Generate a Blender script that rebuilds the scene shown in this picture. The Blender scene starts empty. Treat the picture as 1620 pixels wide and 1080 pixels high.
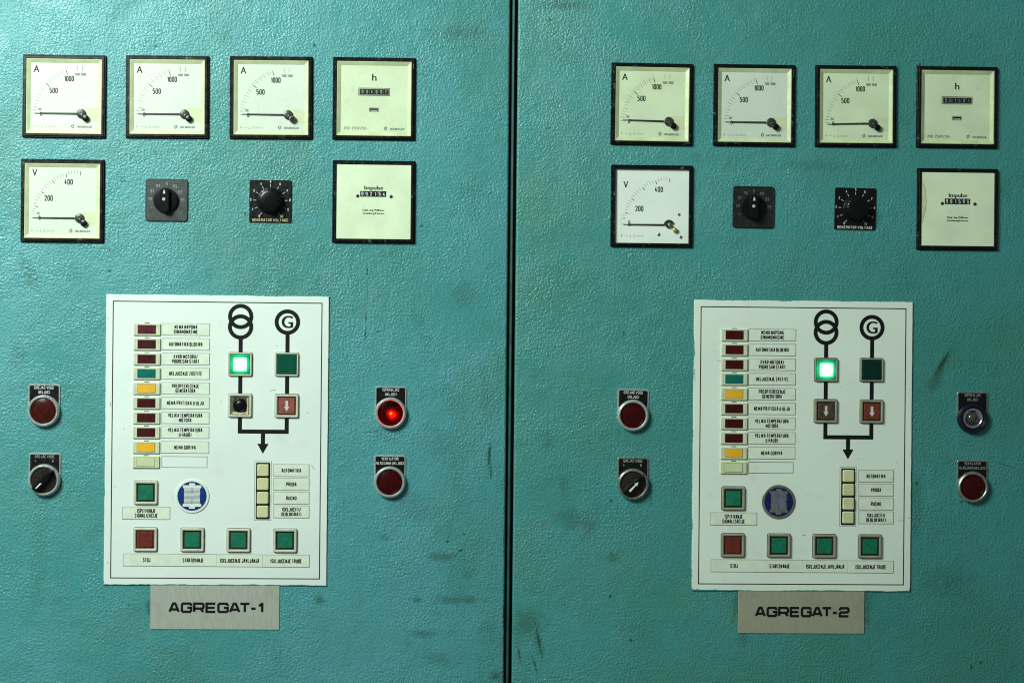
import bpy, bmesh, math, random
from mathutils import Vector, Matrix

random.seed(7)
scene = bpy.context.scene
COL = scene.collection

# ------------------------------------------------------------------ camera
U0 = 0.00075                       # metres per photograph pixel at the centre of the picture
LENS, SENS = 50.0, 36.0
DIST = LENS / SENS * 1620 * U0
YAW, ROLL, PITCH = math.radians(1.6), math.radians(0.56), math.radians(0.0)
fwd = Vector((math.sin(YAW) * math.cos(PITCH), math.cos(YAW) * math.cos(PITCH), math.sin(PITCH)))
cam_data = bpy.data.cameras.new('camera')
cam_data.lens = LENS; cam_data.sensor_width = SENS; cam_data.sensor_fit = 'HORIZONTAL'
cam_data.clip_start = 0.05; cam_data.clip_end = 50
cam = bpy.data.objects.new('camera', cam_data); COL.objects.link(cam)
ROT = Matrix.Rotation(-YAW, 3, 'Z') @ Matrix.Rotation(math.pi / 2 + PITCH, 3, 'X') @ Matrix.Rotation(ROLL, 3, 'Z')
cam.matrix_world = Matrix.Translation(-fwd * DIST) @ ROT.to_4x4()
scene.camera = cam
CAMPOS = -fwd * DIST

def P(px, py):
    """photograph pixel -> point (x, z) on the front plane of the cabinet doors (y = 0)"""
    k = SENS / LENS / 1620
    d = ROT @ Vector(((px - 810) * k, -(py - 540) * k, -1))
    t = -CAMPOS.y / d.y
    q = CAMPOS + d * t
    return q.x, q.z

# ------------------------------------------------------------------ light
world = bpy.data.worlds.new('World'); scene.world = world; world.use_nodes = True
bg = world.node_tree.nodes['Background']
bg.inputs[0].default_value = (0.80, 1.0, 0.95, 1); bg.inputs[1].default_value = 0.115

def area(name, loc, target, size, power, color):
    l = bpy.data.lights.new(name, 'AREA'); l.shape = 'RECTANGLE'; l.size = size[0]; l.size_y = size[1]
    l.energy = power; l.color = color
    o = bpy.data.objects.new(name, l); COL.objects.link(o)
    o.location = loc
    o.rotation_euler = (Vector(target) - Vector(loc)).to_track_quat('-Z', 'Y').to_euler()
    return o
area('window_light', (-1.2, -1.22, 1.08), (-0.35, 0, 0.32), (0.74, 0.74), 60, (0.86, 1.0, 0.935))

scene.view_settings.view_transform = 'Standard'
scene.view_settings.look = 'None'
scene.view_settings.exposure = 0.0
scene.view_settings.gamma = 1.0
scene.render.engine = 'CYCLES'
scene.cycles.pixel_filter_type = 'BLACKMAN_HARRIS'; scene.cycles.filter_width = 1.1

# ------------------------------------------------------------------ node helpers
class NT:
    def __init__(s, name):
        s.m = bpy.data.materials.new(name); s.m.use_nodes = True
        s.t = s.m.node_tree; s.b = s.t.nodes['Principled BSDF']; s.out = s.t.nodes['Material Output']
    def n(s, typ, props=None, **inp):
        nd = s.t.nodes.new(typ)
        for k, v in (props or {}).items(): setattr(nd, k, v)
        for k, v in inp.items():
            k = k.replace('_', ' ')
            key = int(k[1:]) if k[0] == 'i' and k[1:].isdigit() else k
            if isinstance(v, bpy.types.NodeSocket): s.t.links.new(v, nd.inputs[key])
            else: nd.inputs[key].default_value = v
        return nd
    def math(s, op, a, b=0.0, clamp=False):
        return s.n('ShaderNodeMath', {'operation': op, 'use_clamp': clamp}, i0=a, i1=b).outputs[0]
    def ramp(s, v, a, b, lo=0.0, hi=1.0):
        nd = s.n('ShaderNodeMapRange', {'interpolation_type': 'SMOOTHSTEP'})
        s.t.links.new(v, nd.inputs[0])
        nd.inputs[1].default_value = a; nd.inputs[2].default_value = b
        nd.inputs[3].default_value = lo; nd.inputs[4].default_value = hi
        return nd.outputs[0]
    def mix(s, f, a, b):
        nd = s.n('ShaderNodeMix', {'data_type': 'RGBA'})
        for i, v in ((0, f), (6, a), (7, b)):
            if isinstance(v, bpy.types.NodeSocket): s.t.links.new(v, nd.inputs[i])
            else: nd.inputs[i].default_value = v if i == 0 else (*v[:3], 1)
        return nd.outputs[2]
    def noise(s, vec, scale, detail=2.0, rough=0.5):
        return s.n('ShaderNodeTexNoise', None, Vector=vec, Scale=scale, Detail=detail, Roughness=rough).outputs[0]
    def set(s, **inp):
        for k, v in inp.items():
            k = k.replace('_', ' ')
            if isinstance(v, bpy.types.NodeSocket): s.t.links.new(v, s.b.inputs[k])
            else: s.b.inputs[k].default_value = v

def plain(name, col, rough=0.5, metal=0.0, var=0.12, vscale=60, coat=0.0, spec=0.5, bump=0.0, bscale=600, dirt=0.0, dirtcol=(0.10, 0.09, 0.05), rv=0.08):
    """a simple surface with slight mottling, grime and a fine uneven relief"""
    t = NT(name)
    pos = t.n('ShaderNodeNewGeometry').outputs['Position']
    n1 = t.noise(pos, vscale, 4)
    dark = tuple(c * (1 - var) for c in col); light = tuple(min(1, c * (1 + var)) for c in col)
    c = t.mix(t.ramp(n1, 0.3, 0.7), dark, light)
    if dirt:
        n2 = t.noise(pos, 140, 5, 0.65)
        n3 = t.noise(pos, 17, 3)
        f = t.math('MULTIPLY', t.ramp(n2, 0.50, 0.78), t.ramp(n3, 0.35, 0.7))
        c = t.mix(t.math('MULTIPLY', f, dirt), c, dirtcol)
    r = t.ramp(t.noise(pos, 220, 3), 0.3, 0.7, max(0.02, rough - rv), min(1, rough + rv))
    t.set(Base_Color=c, Roughness=r, Metallic=metal, Specular_IOR_Level=spec, Coat_Weight=coat, Coat_Roughness=0.15)
    if bump:
        b = t.n('ShaderNodeBump', None, Strength=bump, Distance=0.0003, Height=t.noise(pos, bscale, 3))
        t.set(Normal=b.outputs[0])
    return t.m

def emit(name, col, strength):
    t = NT(name)
    t.set(Base_Color=(*col, 1), Emission_Color=(*col, 1), Emission_Strength=strength, Roughness=0.3)
    return t.m

# stains on the doors, at their place on the sheet: (px, py, radius x, radius y, turn in degrees, strength)
def door_paint(name, stains, rust, lines, seed, tone=(1, 1, 1)):
    t = NT(name)
    pos = t.n('ShaderNodeNewGeometry').outputs['Position']
    shifted = t.n('ShaderNodeVectorMath', {'operation': 'ADD'}, i0=pos, i1=(seed, 0, seed * 2)).outputs[0]
    n_big = t.noise(shifted, 3.2, 4)
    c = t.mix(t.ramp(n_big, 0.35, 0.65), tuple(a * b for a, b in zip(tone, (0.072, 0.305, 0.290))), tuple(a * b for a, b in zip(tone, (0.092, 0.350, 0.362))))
    n_mid = t.noise(shifted, 24, 5, 0.6)
    c = t.mix(t.math('MULTIPLY', t.ramp(n_mid, 0.52, 0.75), 0.45), c, (0.036, 0.18, 0.135))
    n_o = t.noise(t.n('ShaderNodeVectorMath', {'operation': 'ADD'}, i0=shifted, i1=(2, 1, 8)).outputs[0], 5.5, 6, 0.68)
    c = t.mix(t.math('MULTIPLY', t.ramp(n_o, 0.47, 0.68), 0.50), c, (0.060, 0.215, 0.155))
    # bluish fresher touch-up paint
    n_b = t.noise(t.n('ShaderNodeVectorMath', {'operation': 'ADD'}, i0=shifted, i1=(5, 3, 1)).outputs[0], 9, 4, 0.6)
    c = t.mix(t.math('MULTIPLY', t.ramp(n_b, 0.55, 0.72), 0.35), c, (0.045, 0.30, 0.33))
    grain = t.noise(shifted, 95, 6, 0.8)
    grain2 = t.noise(shifted, 330, 3, 0.6)
    acc = None
    def blob(px, py, rx, ry, ang, st, g=grain):
        x, z = P(px, py)
        mp = t.n('ShaderNodeMapping', {'vector_type': 'TEXTURE'}, Vector=pos)
        mp.inputs['Location'].default_value = (x, 0, z)
        mp.inputs['Rotation'].default_value = (0, math.radians(ang), 0)
        mp.inputs['Scale'].default_value = (rx * U0, 1000, ry * U0)
        l = t.n('ShaderNodeVectorMath', {'operation': 'LENGTH'}, i0=mp.outputs[0]).outputs['Value']
        l = t.math('ADD', l, t.math('MULTIPLY', t.math('SUBTRACT', g, 0.5), 2.4))
        return t.ramp(l, 1.1, 0.15, 0.0, st * (1.0 if g is grain2 else 0.75))
    for s in stains:
        b = blob(*s); acc = b if acc is None else t.math('MAXIMUM', acc, b)
    c = t.mix(acc, c, (0.030, 0.075, 0.042))
    acc = None
    for s in lines:
        b = blob(*s, grain2); acc = b if acc is None else t.math('MAXIMUM', acc, b)
    c = t.mix(acc, c, (0.012, 0.035, 0.022))
    acc = None
    for s in rust:
        b = blob(*s); acc = b if acc is None else t.math('MAXIMUM', acc, b)
    c = t.mix(acc, c, (0.16, 0.075, 0.030))
    # sparse dark specks
    vo = t.n('ShaderNodeTexVoronoi', None, Vector=shifted, Scale=38.0)
    sp = t.ramp(vo.outputs['Distance'], 0.10, 0.045)
    pick = t.n('ShaderNodeSeparateColor', None, Color=vo.outputs['Color']).outputs[0]
    sp = t.math('MULTIPLY', sp, t.math('GREATER_THAN', pick, 0.86))
    c = t.mix(t.math('MULTIPLY', sp, 0.75), c, (0.012, 0.035, 0.025))
    # relief: hammered orange-peel paint, coarser in places
    fine = t.noise(shifted, 370, 2.0, 0.5)
    fine2 = t.noise(shifted, 700, 2.0, 0.5)
    wav = t.noise(shifted, 45, 3)
    amp = t.ramp(t.noise(shifted, 13, 4, 0.65), 0.35, 0.65, 0.65, 1.30)
    h = t.math('MULTIPLY', t.math('ADD', fine, t.math('MULTIPLY', fine2, 0.35)), amp)
    h = t.math('ADD', h, t.math('MULTIPLY', wav, 0.8))
    b = t.n('ShaderNodeBump', None, Strength=0.85, Distance=0.00135, Height=h)
    # hollows of the relief are coloured darker than its crests
    c = t.mix(t.ramp(fine, 0.36, 0.62, 0.22, 0.0), c, (0.018, 0.13, 0.10))
    rg = t.ramp(t.noise(shifted, 16, 5, 0.6), 0.35, 0.68, 0.26, 0.48)
    t.set(Base_Color=c, Roughness=rg, Normal=b.outputs[0], Specular_IOR_Level=0.5)
    return t.m

# ------------------------------------------------------------------ mesh helper
# local drawing units: photograph pixels of the left door; x right, y DOWN, h towards the viewer
UN = U0 / 1.008

def circle(cx, cy, r, n=56):
    return [(cx + r * math.cos(2 * math.pi * i / n), cy + r * math.sin(2 * math.pi * i / n)) for i in range(n)]
def rrect(cx, cy, w, h, r=0.0, n=4):
    r = max(min(r, w / 2 - 1e-4, h / 2 - 1e-4), 1e-3)
    pts = []
    for (sx, sy, a0) in ((1, 1, 0), (-1, 1, 90), (-1, -1, 180), (1, -1, 270)):
        for i in range(n + 1):
            a = math.radians(a0 + 90 * i / n)
            pts.append((cx + sx * (w / 2 - r) + r * math.cos(a), cy + sy * (h / 2 - r) + r * math.sin(a)))
    return pts

_font_cache = {}
def font_mesh(txt):
    if txt not in _font_cache:
        cu = bpy.data.curves.new('tmp', 'FONT'); cu.body = txt; cu.resolution_u = 4
        o = bpy.data.objects.new('tmp', cu); COL.objects.link(o)
        dg = bpy.context.evaluated_depsgraph_get(); dg.update()
        me = bpy.data.meshes.new_from_object(o.evaluated_get(dg))
        v = [tuple(x.co[:2]) for x in me.vertices]; f = [tuple(p.vertices) for p in me.polygons]
        bpy.data.objects.remove(o); bpy.data.curves.remove(cu); bpy.data.meshes.remove(me)
        _font_cache[txt] = (v, f)
    return _font_cache[txt]

GL = {
 'A': [[(0,0),(1.5,6),(2.5,6),(4,0)],[(.7,1.9),(3.3,1.9)]],
 'B': [[(3,3.2),(4,4),(4,5.1),(3.1,6),(0,6),(0,0),(3.1,0),(4,.9),(4,2.4),(3,3.2),(0,3.2)]],
 'C': [[(4,4.3),(4,5),(3,6),(1,6),(0,5),(0,1),(1,0),(3,0),(4,1),(4,1.7)]],
 'D': [[(0,0),(0,6),(2.7,6),(4,4.8),(4,1.2),(2.7,0),(0,0)]],
 'E': [[(3.8,6),(0,6),(0,0),(3.8,0)],[(0,3.1),(3.3,3.1)]],
 'F': [[(3.8,6),(0,6),(0,0)],[(0,3.1),(3.3,3.1)]],
 'G': [[(4,4.6),(4,5),(3,6),(1,6),(0,5),(0,1),(1,0),(3,0),(4,1),(4,3),(2.2,3)]],
 'H': [[(0,0),(0,6)],[(4,0),(4,6)],[(0,3),(4,3)]],
 'I': [[(1,0),(1,6)]],
 'J': [[(0,1.6),(0,1),(1,0),(2.2,0),(3.2,1),(3.2,6)]],
 'K': [[(0,0),(0,6)],[(3.9,6),(.6,2.9),(3.9,0)]],
 'L': [[(0,6),(0,0),(3.4,0)]],
 'M': [[(0,0),(0,6),(2.5,1.2),(5,6),(5,0)]],
 'N': [[(0,0),(0,6),(4,0),(4,6)]],
 'O': [[(0,1),(0,5),(1,6),(3,6),(4,5),(4,1),(3,0),(1,0),(0,1),(0,2)]],
 'P': [[(0,0),(0,6),(3,6),(4,5),(4,3.7),(3,2.7),(0,2.7)]],
 'R': [[(0,0),(0,6),(3,6),(4,5),(4,3.9),(3,2.9),(0,2.9)],[(2.2,2.9),(4,0)]],
 'S': [[(4,4.8),(3,6),(1,6),(0,5),(0,4.1),(.9,3.3),(3.1,2.7),(4,1.9),(4,1),(3,0),(1,0),(0,1.2)]],
 'T': [[(0,6),(4,6)],[(2,6),(2,0)]],
 'U': [[(0,6),(0,1),(1,0),(3,0),(4,1),(4,6)]],
 'V': [[(0,6),(2,0),(4,6)]],
 'W': [[(0,6),(1.2,0),(2.6,5),(4,0),(5.2,6)]],
 'Z': [[(0,6),(4,6),(0,0),(4,0)]],
 '0': [[(0,1),(0,5),(1,6),(2.6,6),(3.6,5),(3.6,1),(2.6,0),(1,0),(0,1),(0,2)]],
 '1': [[(.2,4.6),(1.8,6),(1.8,0)]],
 '2': [[(0,4.6),(0,5.1),(.9,6),(2.7,6),(3.6,5),(3.6,4),(0,0),(3.7,0)]],
 '3': [[(0,5.1),(.9,6),(2.7,6),(3.6,5.1),(3.6,4),(2.6,3.2),(3.6,2.3),(3.6,.9),(2.7,0),(.9,0),(0,.9)]],
 '4': [[(2.4,6),(0,1.6),(3.8,1.6)],[(2.8,3.2),(2.8,0)]],
 '5': [[(3.5,6),(.2,6),(.2,3.5),(2.6,3.7),(3.6,2.8),(3.6,1),(2.6,0),(.9,0),(0,.9)]],
 '6': [[(3.4,5.2),(2.6,6),(1,6),(0,5),(0,1),(1,0),(2.6,0),(3.6,1),(3.6,2.5),(2.6,3.4),(0,3)]],
 '7': [[(0,6),(3.6,6),(1.4,0)]],
 '8': [[(1,3.2),(0,4),(0,5.1),(.9,6),(2.7,6),(3.6,5.1),(3.6,4),(2.6,3.2),(3.6,2.3),(3.6,.9),(2.7,0),(.9,0),(0,.9),(0,2.3),(1,3.2),(2.6,3.2)]],
 '9': [[(.2,.8),(1,0),(2.6,0),(3.6,1),(3.6,5),(2.6,6),(1,6),(0,5),(0,3.5),(1,2.6),(3.6,3)]],
 '-': [[(.4,2.9),(2.6,2.9)]], '/': [[(0,-.4),(2.6,6.4)]], '.': [[(.4,0),(.9,0)]], '~': [[(0,2.6),(1,3.4),(2.4,2.6),(3.4,3.4)]],
}
GL['Č'] = GL['C'] + [[(1, 8.2), (2, 7.2), (3, 8.2)]]
WIDE = {
 'A': [[(0,0),(3.1,6),(4.9,6),(8,0)],[(1.3,1.7),(6.7,1.7)]],
 'G': [[(8,4.3),(8,5),(7.2,6),(.9,6),(0,5.1),(0,.9),(.9,0),(7.1,0),(8,.9),(8,3),(4.6,3)]],
 'R': [[(0,0),(0,6),(7.1,6),(8,5.2),(8,3.3),(7.2,2.4),(0,2.4)],[(5.2,2.4),(8,0)]],
 'E': [[(7.6,6),(0,6),(0,0),(7.6,0)],[(0,3),(7,3)]],
 'T': [[(0,6),(8,6)],[(4,6),(4,0)]],
 '-': [[(-.5,2.5),(3.4,2.5)]], '1': [[(.2,4.4),(2.6,6),(3,6),(3,0)]],
 '2': [[(0,4.3),(0,5.1),(.9,6),(7.1,6),(8,5.1),(8,3.8),(7.2,3),(.9,2.8),(0,2),(0,0),(8,0)]],
}

SWF = 1.22
class MB:
    def __init__(s): s.v = []; s.f = []; s.fm = []; s.mi = 0; s.smooth = False
    def add(s, pts, faces):
        b = len(s.v); s.v += pts
        for f in faces: s.f.append(tuple(b + i for i in f)); s.fm.append(s.mi)
    def loft(s, rings, c0=False, c1=True):
        n = len(rings[0][0]); pts = []; fs = []
        for o, h in rings: pts += [(x, y, h) for x, y in o]
        for k in range(len(rings) - 1):
            for i in range(n):
                j = (i + 1) % n
                fs.append((k * n + i, k * n + j, (k + 1) * n + j, (k + 1) * n + i))
        if c0: fs.append(tuple(range(n - 1, -1, -1)))
        if c1: fs.append(tuple((len(rings) - 1) * n + i for i in range(n)))
        s.add(pts, fs)
    def slab(s, cx, cy, w, h, h0, h1, r=0.5, b=0.5, n=3):
        s.loft([(rrect(cx, cy, w, h, r, n), h0), (rrect(cx, cy, w, h, r, n), h1 - b),
                (rrect(cx, cy, w - 2 * b, h - 2 * b, max(r - b, 0.05), n), h1)])
    def frame(s, cx, cy, w, h, t, h0, h1, r=1.0, b=0.6, hin=None, n=3, slope=0.0):
        hin = h0 if hin is None else hin
        R = lambda d: rrect(cx, cy, w - 2 * d, h - 2 * d, max(r - d, 0.05), n)
        s.loft([(R(0), h0), (R(0), h1 - b), (R(b), h1), (R(t - b), h1), (R(t), h1 - b), (R(t + slope), hin)], False, False)
    def disc(s, cx, cy, prof, n=56, cap=True):
        s.loft([(circle(cx, cy, r, n), h) for r, h in prof], False, cap)
    def flat(s, pts, h):
        s.add([(x, y, h) for x, y in pts], [tuple(range(len(pts)))])
    def rect(s, cx, cy, w, h, z): s.flat([(cx - w/2, cy - h/2), (cx + w/2, cy - h/2), (cx + w/2, cy + h/2), (cx - w/2, cy + h/2)], z)
    def ring(s, cx, cy, ro, ri, h, n=56):
        a = circle(cx, cy, ro, n); b = circle(cx, cy, ri, n)
        s.add([(x, y, h) for x, y in a + b], [(i, (i + 1) % n, n + (i + 1) % n, n + i) for i in range(n)])
    def stroke(s, pts, w, h):
        closed = len(pts) > 3 and pts[0] == pts[-1]
        if not closed:
            for i in range(1, len(pts) - 1):      # a sharp corner is drawn as two crossing strokes
                a = Vector(pts[i]) - Vector(pts[i - 1]); b = Vector(pts[i + 1]) - Vector(pts[i])
                if a.normalized().dot(b.normalized()) < -0.25:
                    s.stroke(pts[:i + 1], w, h); s.stroke(pts[i:], w, h + .0015); return
        P_ = [Vector(p) for p in (pts[:-1] if closed else pts)]; n = len(P_)
        L = []; R = []
        for i, p in enumerate(P_):
            a = P_[i - 1] if (i > 0 or closed) else None
            c = P_[(i + 1) % n] if (i < n - 1 or closed) else None
            d1 = (p - a).normalized() if a is not None else None
            d2 = (c - p).normalized() if c is not None else None
            if d1 is None: d1 = d2
            if d2 is None: d2 = d1
            n1 = Vector((-d1.y, d1.x)); n2 = Vector((-d2.y, d2.x))
            m = (n1 + n2)
            m = n1 if m.length < 1e-4 else m.normalized()
            k = min(1 / max(m.dot(n1), 0.2), 1.8)
            L.append(p + m * k * w / 2); R.append(p - m * k * w / 2)
        q = [(x.x, x.y, h) for x in L + R]
        fs = [(i, (i + 1) % n, n + (i + 1) % n, n + i) for i in range(n if closed else n - 1)]
        s.add(q, fs)
    def text(s, t, cx, cy, H, sw, h, W=None, font=GL, xr=0.62, gap=0.9):
        """stroke lettering centred on cx, cy with cap height H"""
        sw *= SWF
        k = (H - sw) / 6; items = []; x = 0
        for ci, ch in enumerate(t):
            if ch == ' ': x += 2.6; continue
            g = font[ch]; w = max(p[0] for st in g for p in st)
            items.append((x, g)); x += w + sw / k / xr + gap
            if font is WIDE: x += {'AT': -1.9, 'GA': -.6, 'T-': -.7}.get(t[ci:ci + 2], 0)
        tot = x - sw / k / xr - gap
        kx = k * xr
        if W: kx = (W - sw) / tot
        j = 0
        for x0, g in items:
            for st in g:
                pts = [(cx + (x0 + p[0] - tot / 2) * kx, cy - (p[1] - 3) * k) for p in st]
                s.stroke(pts, sw, h + 0.004 * (j % 7)); j += 1
    def sans(s, t, cx, cy, W, H, h, bold=0.0):
        if bold:
            s.sans(t, cx - bold / 2, cy, W, H, h); s.sans(t, cx + bold / 2, cy, W, H, h + .01); return
        s.sans1(t, cx, cy, W, H, h)
    def sans1(s, t, cx, cy, W, H, h):
        """lettering in the plain sans face, squeezed into W x H (H = height of the whole ink)"""
        v, f = font_mesh(t)
        x0 = min(a[0] for a in v); x1 = max(a[0] for a in v); y0 = min(a[1] for a in v); y1 = max(a[1] for a in v)
        kx = W / (x1 - x0); ky = H / (y1 - y0)
        s.add([(cx + (a[0] - (x0 + x1) / 2) * kx, cy - (a[1] - (y0 + y1) / 2) * ky, h) for a in v], f)
    def mesh(s, name, mats, recalc=True):
        me = bpy.data.meshes.new(name)
        me.from_pydata([(x * UN, -h * UN, -y * UN) for x, y, h in s.v], [], s.f)
        for m in mats: me.materials.append(m)
        for p, m in zip(me.polygons, s.fm): p.material_index = m
        if recalc:
            bm = bmesh.new(); bm.from_mesh(me); bmesh.ops.recalc_face_normals(bm, faces=bm.faces); bm.to_mesh(me); bm.free()
        if s.smooth:
            for p in me.polygons: p.use_smooth = True
            me.set_sharp_from_angle(angle=math.radians(38))
        return me
    def build(s, name, mats, parent=None, at=(0, 0), h=0.0):
        if not isinstance(mats, (list, tuple)): mats = [mats]
        o = bpy.data.objects.new(name, s.mesh(name, mats)); COL.objects.link(o)
        o.location = (at[0] * UN, -h * UN, -at[1] * UN)
        if parent: o.parent = parent
        return o

def thing(name, label, cat, px, py, group=None, turn=0.0):
    o = bpy.data.objects.new(name, None); COL.objects.link(o)
    x, z = P(px, py); o.location = (x, 0, z); o.rotation_euler = (0, math.radians(turn), 0)
    o.empty_display_size = 0.02
    o['label'] = label; o['category'] = cat
    if group: o['group'] = group
    return o
def kids(o): return [c for c in COL.objects if c.parent == o]
def dup(root, px, py, label, turn=0.0):
    r = root.copy(); COL.objects.link(r)
    x, z = P(px, py); r.location = (x, 0, z); r.rotation_euler = (0, math.radians(turn), 0)
    r['label'] = label
    for ch in kids(root):
        c = ch.copy(); COL.objects.link(c); c.parent = r
        for g in kids(ch):
            d = g.copy(); COL.objects.link(d); d.parent = c
    return r
def child(root, base): return [c for c in kids(root) if c.name.split('.')[0] == base][0]
def override(o, mats):
    for i, m in enumerate(mats):
        if m is not None: o.material_slots[i].link = 'OBJECT'; o.material_slots[i].material = m

# ------------------------------------------------------------------ materials
def worn_black(name):
    t = NT(name); pos = t.n('ShaderNodeNewGeometry').outputs['Position']
    n = t.noise(pos, 180, 5, 0.7); n2 = t.noise(pos, 22, 2)
    f = t.math('MULTIPLY', t.ramp(n, 0.57, 0.70), t.ramp(n2, 0.45, 0.62))
    c = t.mix(t.math('MULTIPLY', f, 0.8), (0.0035, 0.004, 0.004), (0.10, 0.20, 0.18))
    t.set(Base_Color=c, Roughness=t.ramp(n, 0.3, 0.7, 0.22, 0.40), Specular_IOR_Level=0.35)
    return t.m
M_bezel = worn_black('black_bezel_plastic')
M_black = plain('black_plastic', (0.005, 0.005, 0.005), 0.36, spec=0.3)
M_knob = plain('glossy_black_knob', (0.004, 0.004, 0.005), 0.26, spec=0.3, var=0, rv=0.01)
M_dial = plain('dial_white', (0.65, 0.70, 0.60), 0.5, var=0.03, vscale=25, dirt=0.12)
M_dial2 = plain('dial_white_bare', (0.74, 0.79, 0.70), 0.5, var=0.03, vscale=25, dirt=0.10)
M_rim = plain('aged_yellow_plastic', (0.60, 0.66, 0.39), 0.45, var=0.10, vscale=50, dirt=0.25)
M_tint = plain('yellowed_corner', (0.62, 0.67, 0.42), 0.5, var=0.06, vscale=50, dirt=0.15)
M_cream = plain('aged_cream_face', (0.68, 0.76, 0.53), 0.42, var=0.05, vscale=30, dirt=0.22, dirtcol=(0.3, 0.26, 0.12))
M_ink = plain('black_ink', (0.006, 0.007, 0.006), 0.6, spec=0.2)
M_grey = plain('faded_ink', (0.11, 0.12, 0.10), 0.6, var=0.3, vscale=500)
M_pale = plain('pale_ink', (0.32, 0.35, 0.29), 0.6, var=0.25, vscale=500)
M_needle = plain('needle_black', (0.02, 0.021, 0.02), 0.45)
M_hub = plain('hub_grey', (0.05, 0.052, 0.048), 0.35, metal=0.3)
M_brass = plain('brass', (0.55, 0.50, 0.18), 0.35, metal=0.7)
M_steel = plain('steel_screw', (0.42, 0.42, 0.38), 0.35, metal=0.8)
M_white = plain('white_ink', (0.50, 0.52, 0.49), 0.6, var=0.3, vscale=700)
M_dim = plain('worn_white_ink', (0.22, 0.24, 0.22), 0.6, var=0.4, vscale=700)
M_chrome = plain('satin_chrome', (0.66, 0.68, 0.66), 0.30, metal=0.7, var=0.05, vscale=60, dirt=0.2, dirtcol=(0.15, 0.14, 0.09))
M_chrome_d = plain('dull_chrome', (0.42, 0.43, 0.38), 0.35, metal=0.85, var=0.2, vscale=200, dirt=0.5, dirtcol=(0.10, 0.09, 0.05))
M_slate = plain('slate_grey_plate', (0.034, 0.042, 0.041), 0.42, var=0.15, bump=0.3)
M_dark = plain('near_black_plate', (0.010, 0.011, 0.010), 0.42, var=0.15, bump=0.3)
M_gold = plain('worn_tan_ink', (0.40, 0.33, 0.17), 0.6, var=0.4, vscale=700)
M_label = plain('label_cream', (0.68, 0.74, 0.60), 0.45, var=0.05, vscale=90, dirt=0.25, dirtcol=(0.35, 0.33, 0.16))
M_lampbody = plain('lamp_housing_cream', (0.58, 0.62, 0.44), 0.42, var=0.06, vscale=90, dirt=0.35, dirtcol=(0.2, 0.18, 0.08))
M_metal_frame = plain('cream_bezel', (0.66, 0.67, 0.52), 0.33, metal=0.25, var=0.07, vscale=90, dirt=0.5, dirtcol=(0.10, 0.085, 0.04))
M_metal_dark = plain('grimy_bezel', (0.34, 0.34, 0.24), 0.35, metal=0.3, var=0.12, vscale=90, dirt=0.6, dirtcol=(0.06, 0.05, 0.025))
M_well = plain('grimy_cream_well', (0.42, 0.40, 0.24), 0.5, var=0.3, vscale=200, dirt=0.9, dirtcol=(0.05, 0.04, 0.02))
M_cavity = plain('dirty_recess_and_shadow', (0.022, 0.018, 0.010), 0.7, var=0.5, vscale=300)
M_cavity_r = plain('reddish_recess', (0.10, 0.030, 0.022), 0.6, var=0.4, vscale=300)
M_key = plain('ivory_key', (0.60, 0.60, 0.33), 0.38, var=0.05, dirt=0.3, dirtcol=(0.25, 0.22, 0.08))
M_maroon = plain('maroon_lens', (0.050, 0.003, 0.005), 0.45, var=0.2, spec=0.22)
M_maroon_f = plain('faded_maroon_lens', (0.095, 0.014, 0.022), 0.4, var=0.2, spec=0.22)
M_teal = plain('teal_lens', (0.006, 0.125, 0.100), 0.35, var=0.15, spec=0.22)
M_amber = plain('amber_lens', (0.80, 0.42, 0.025), 0.35, var=0.06)
M_blank = plain('blank_lens', (0.56, 0.62, 0.36), 0.4, var=0.05)
M_green = plain('green_cap', (0.012, 0.150, 0.085), 0.36, var=0.14, vscale=150, dirt=0.3, spec=0.22)
M_dkgreen = plain('dark_green_cap', (0.003, 0.075, 0.042), 0.25, coat=0.3, spec=0.22)
M_dkgreen2 = plain('darker_green_cap', (0.002, 0.022, 0.016), 0.25, coat=0.3, spec=0.22)
M_red = plain('red_cap', (0.135, 0.024, 0.017), 0.38, var=0.15, vscale=150, dirt=0.3, spec=0.22)
M_rose = plain('faded_rose_cap', (0.24, 0.075, 0.055), 0.42, var=0.2, vscale=200, dirt=0.5, spec=0.22)
M_umber = plain('umber_cap', (0.075, 0.045, 0.030), 0.42, var=0.3, vscale=200, dirt=0.5, spec=0.22)
M_rust = plain('rusty_red_cap', (0.16, 0.034, 0.020), 0.40, var=0.2, vscale=200, dirt=0.5, spec=0.22)
M_arrow = plain('arrow_white', (0.55, 0.55, 0.50), 0.5, var=0.1)
M_blue = plain('badge_blue', (0.003, 0.028, 0.16), 0.35, var=0.1)
M_blue2 = plain('badge_navy', (0.004, 0.010, 0.085), 0.35, var=0.15)
M_alu = plain('grey_metal_badge', (0.22, 0.22, 0.18), 0.38, metal=0.5, var=0.2, vscale=120, dirt=0.4)
M_line = plain('badge_grey_blue', (0.10, 0.13, 0.24), 0.45)
M_bright = plain('badge_white', (0.68, 0.74, 0.66), 0.45, var=0.03)
M_purple = plain('anodised_ring', (0.62, 0.56, 0.74), 0.25, metal=0.9, var=0.3, vscale=300)
M_olive = plain('dark_bulb_glass', (0.045, 0.042, 0.022), 0.12, coat=0.8)
M_threads = plain('black_collar', (0.006, 0.006, 0.012), 0.38)
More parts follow.
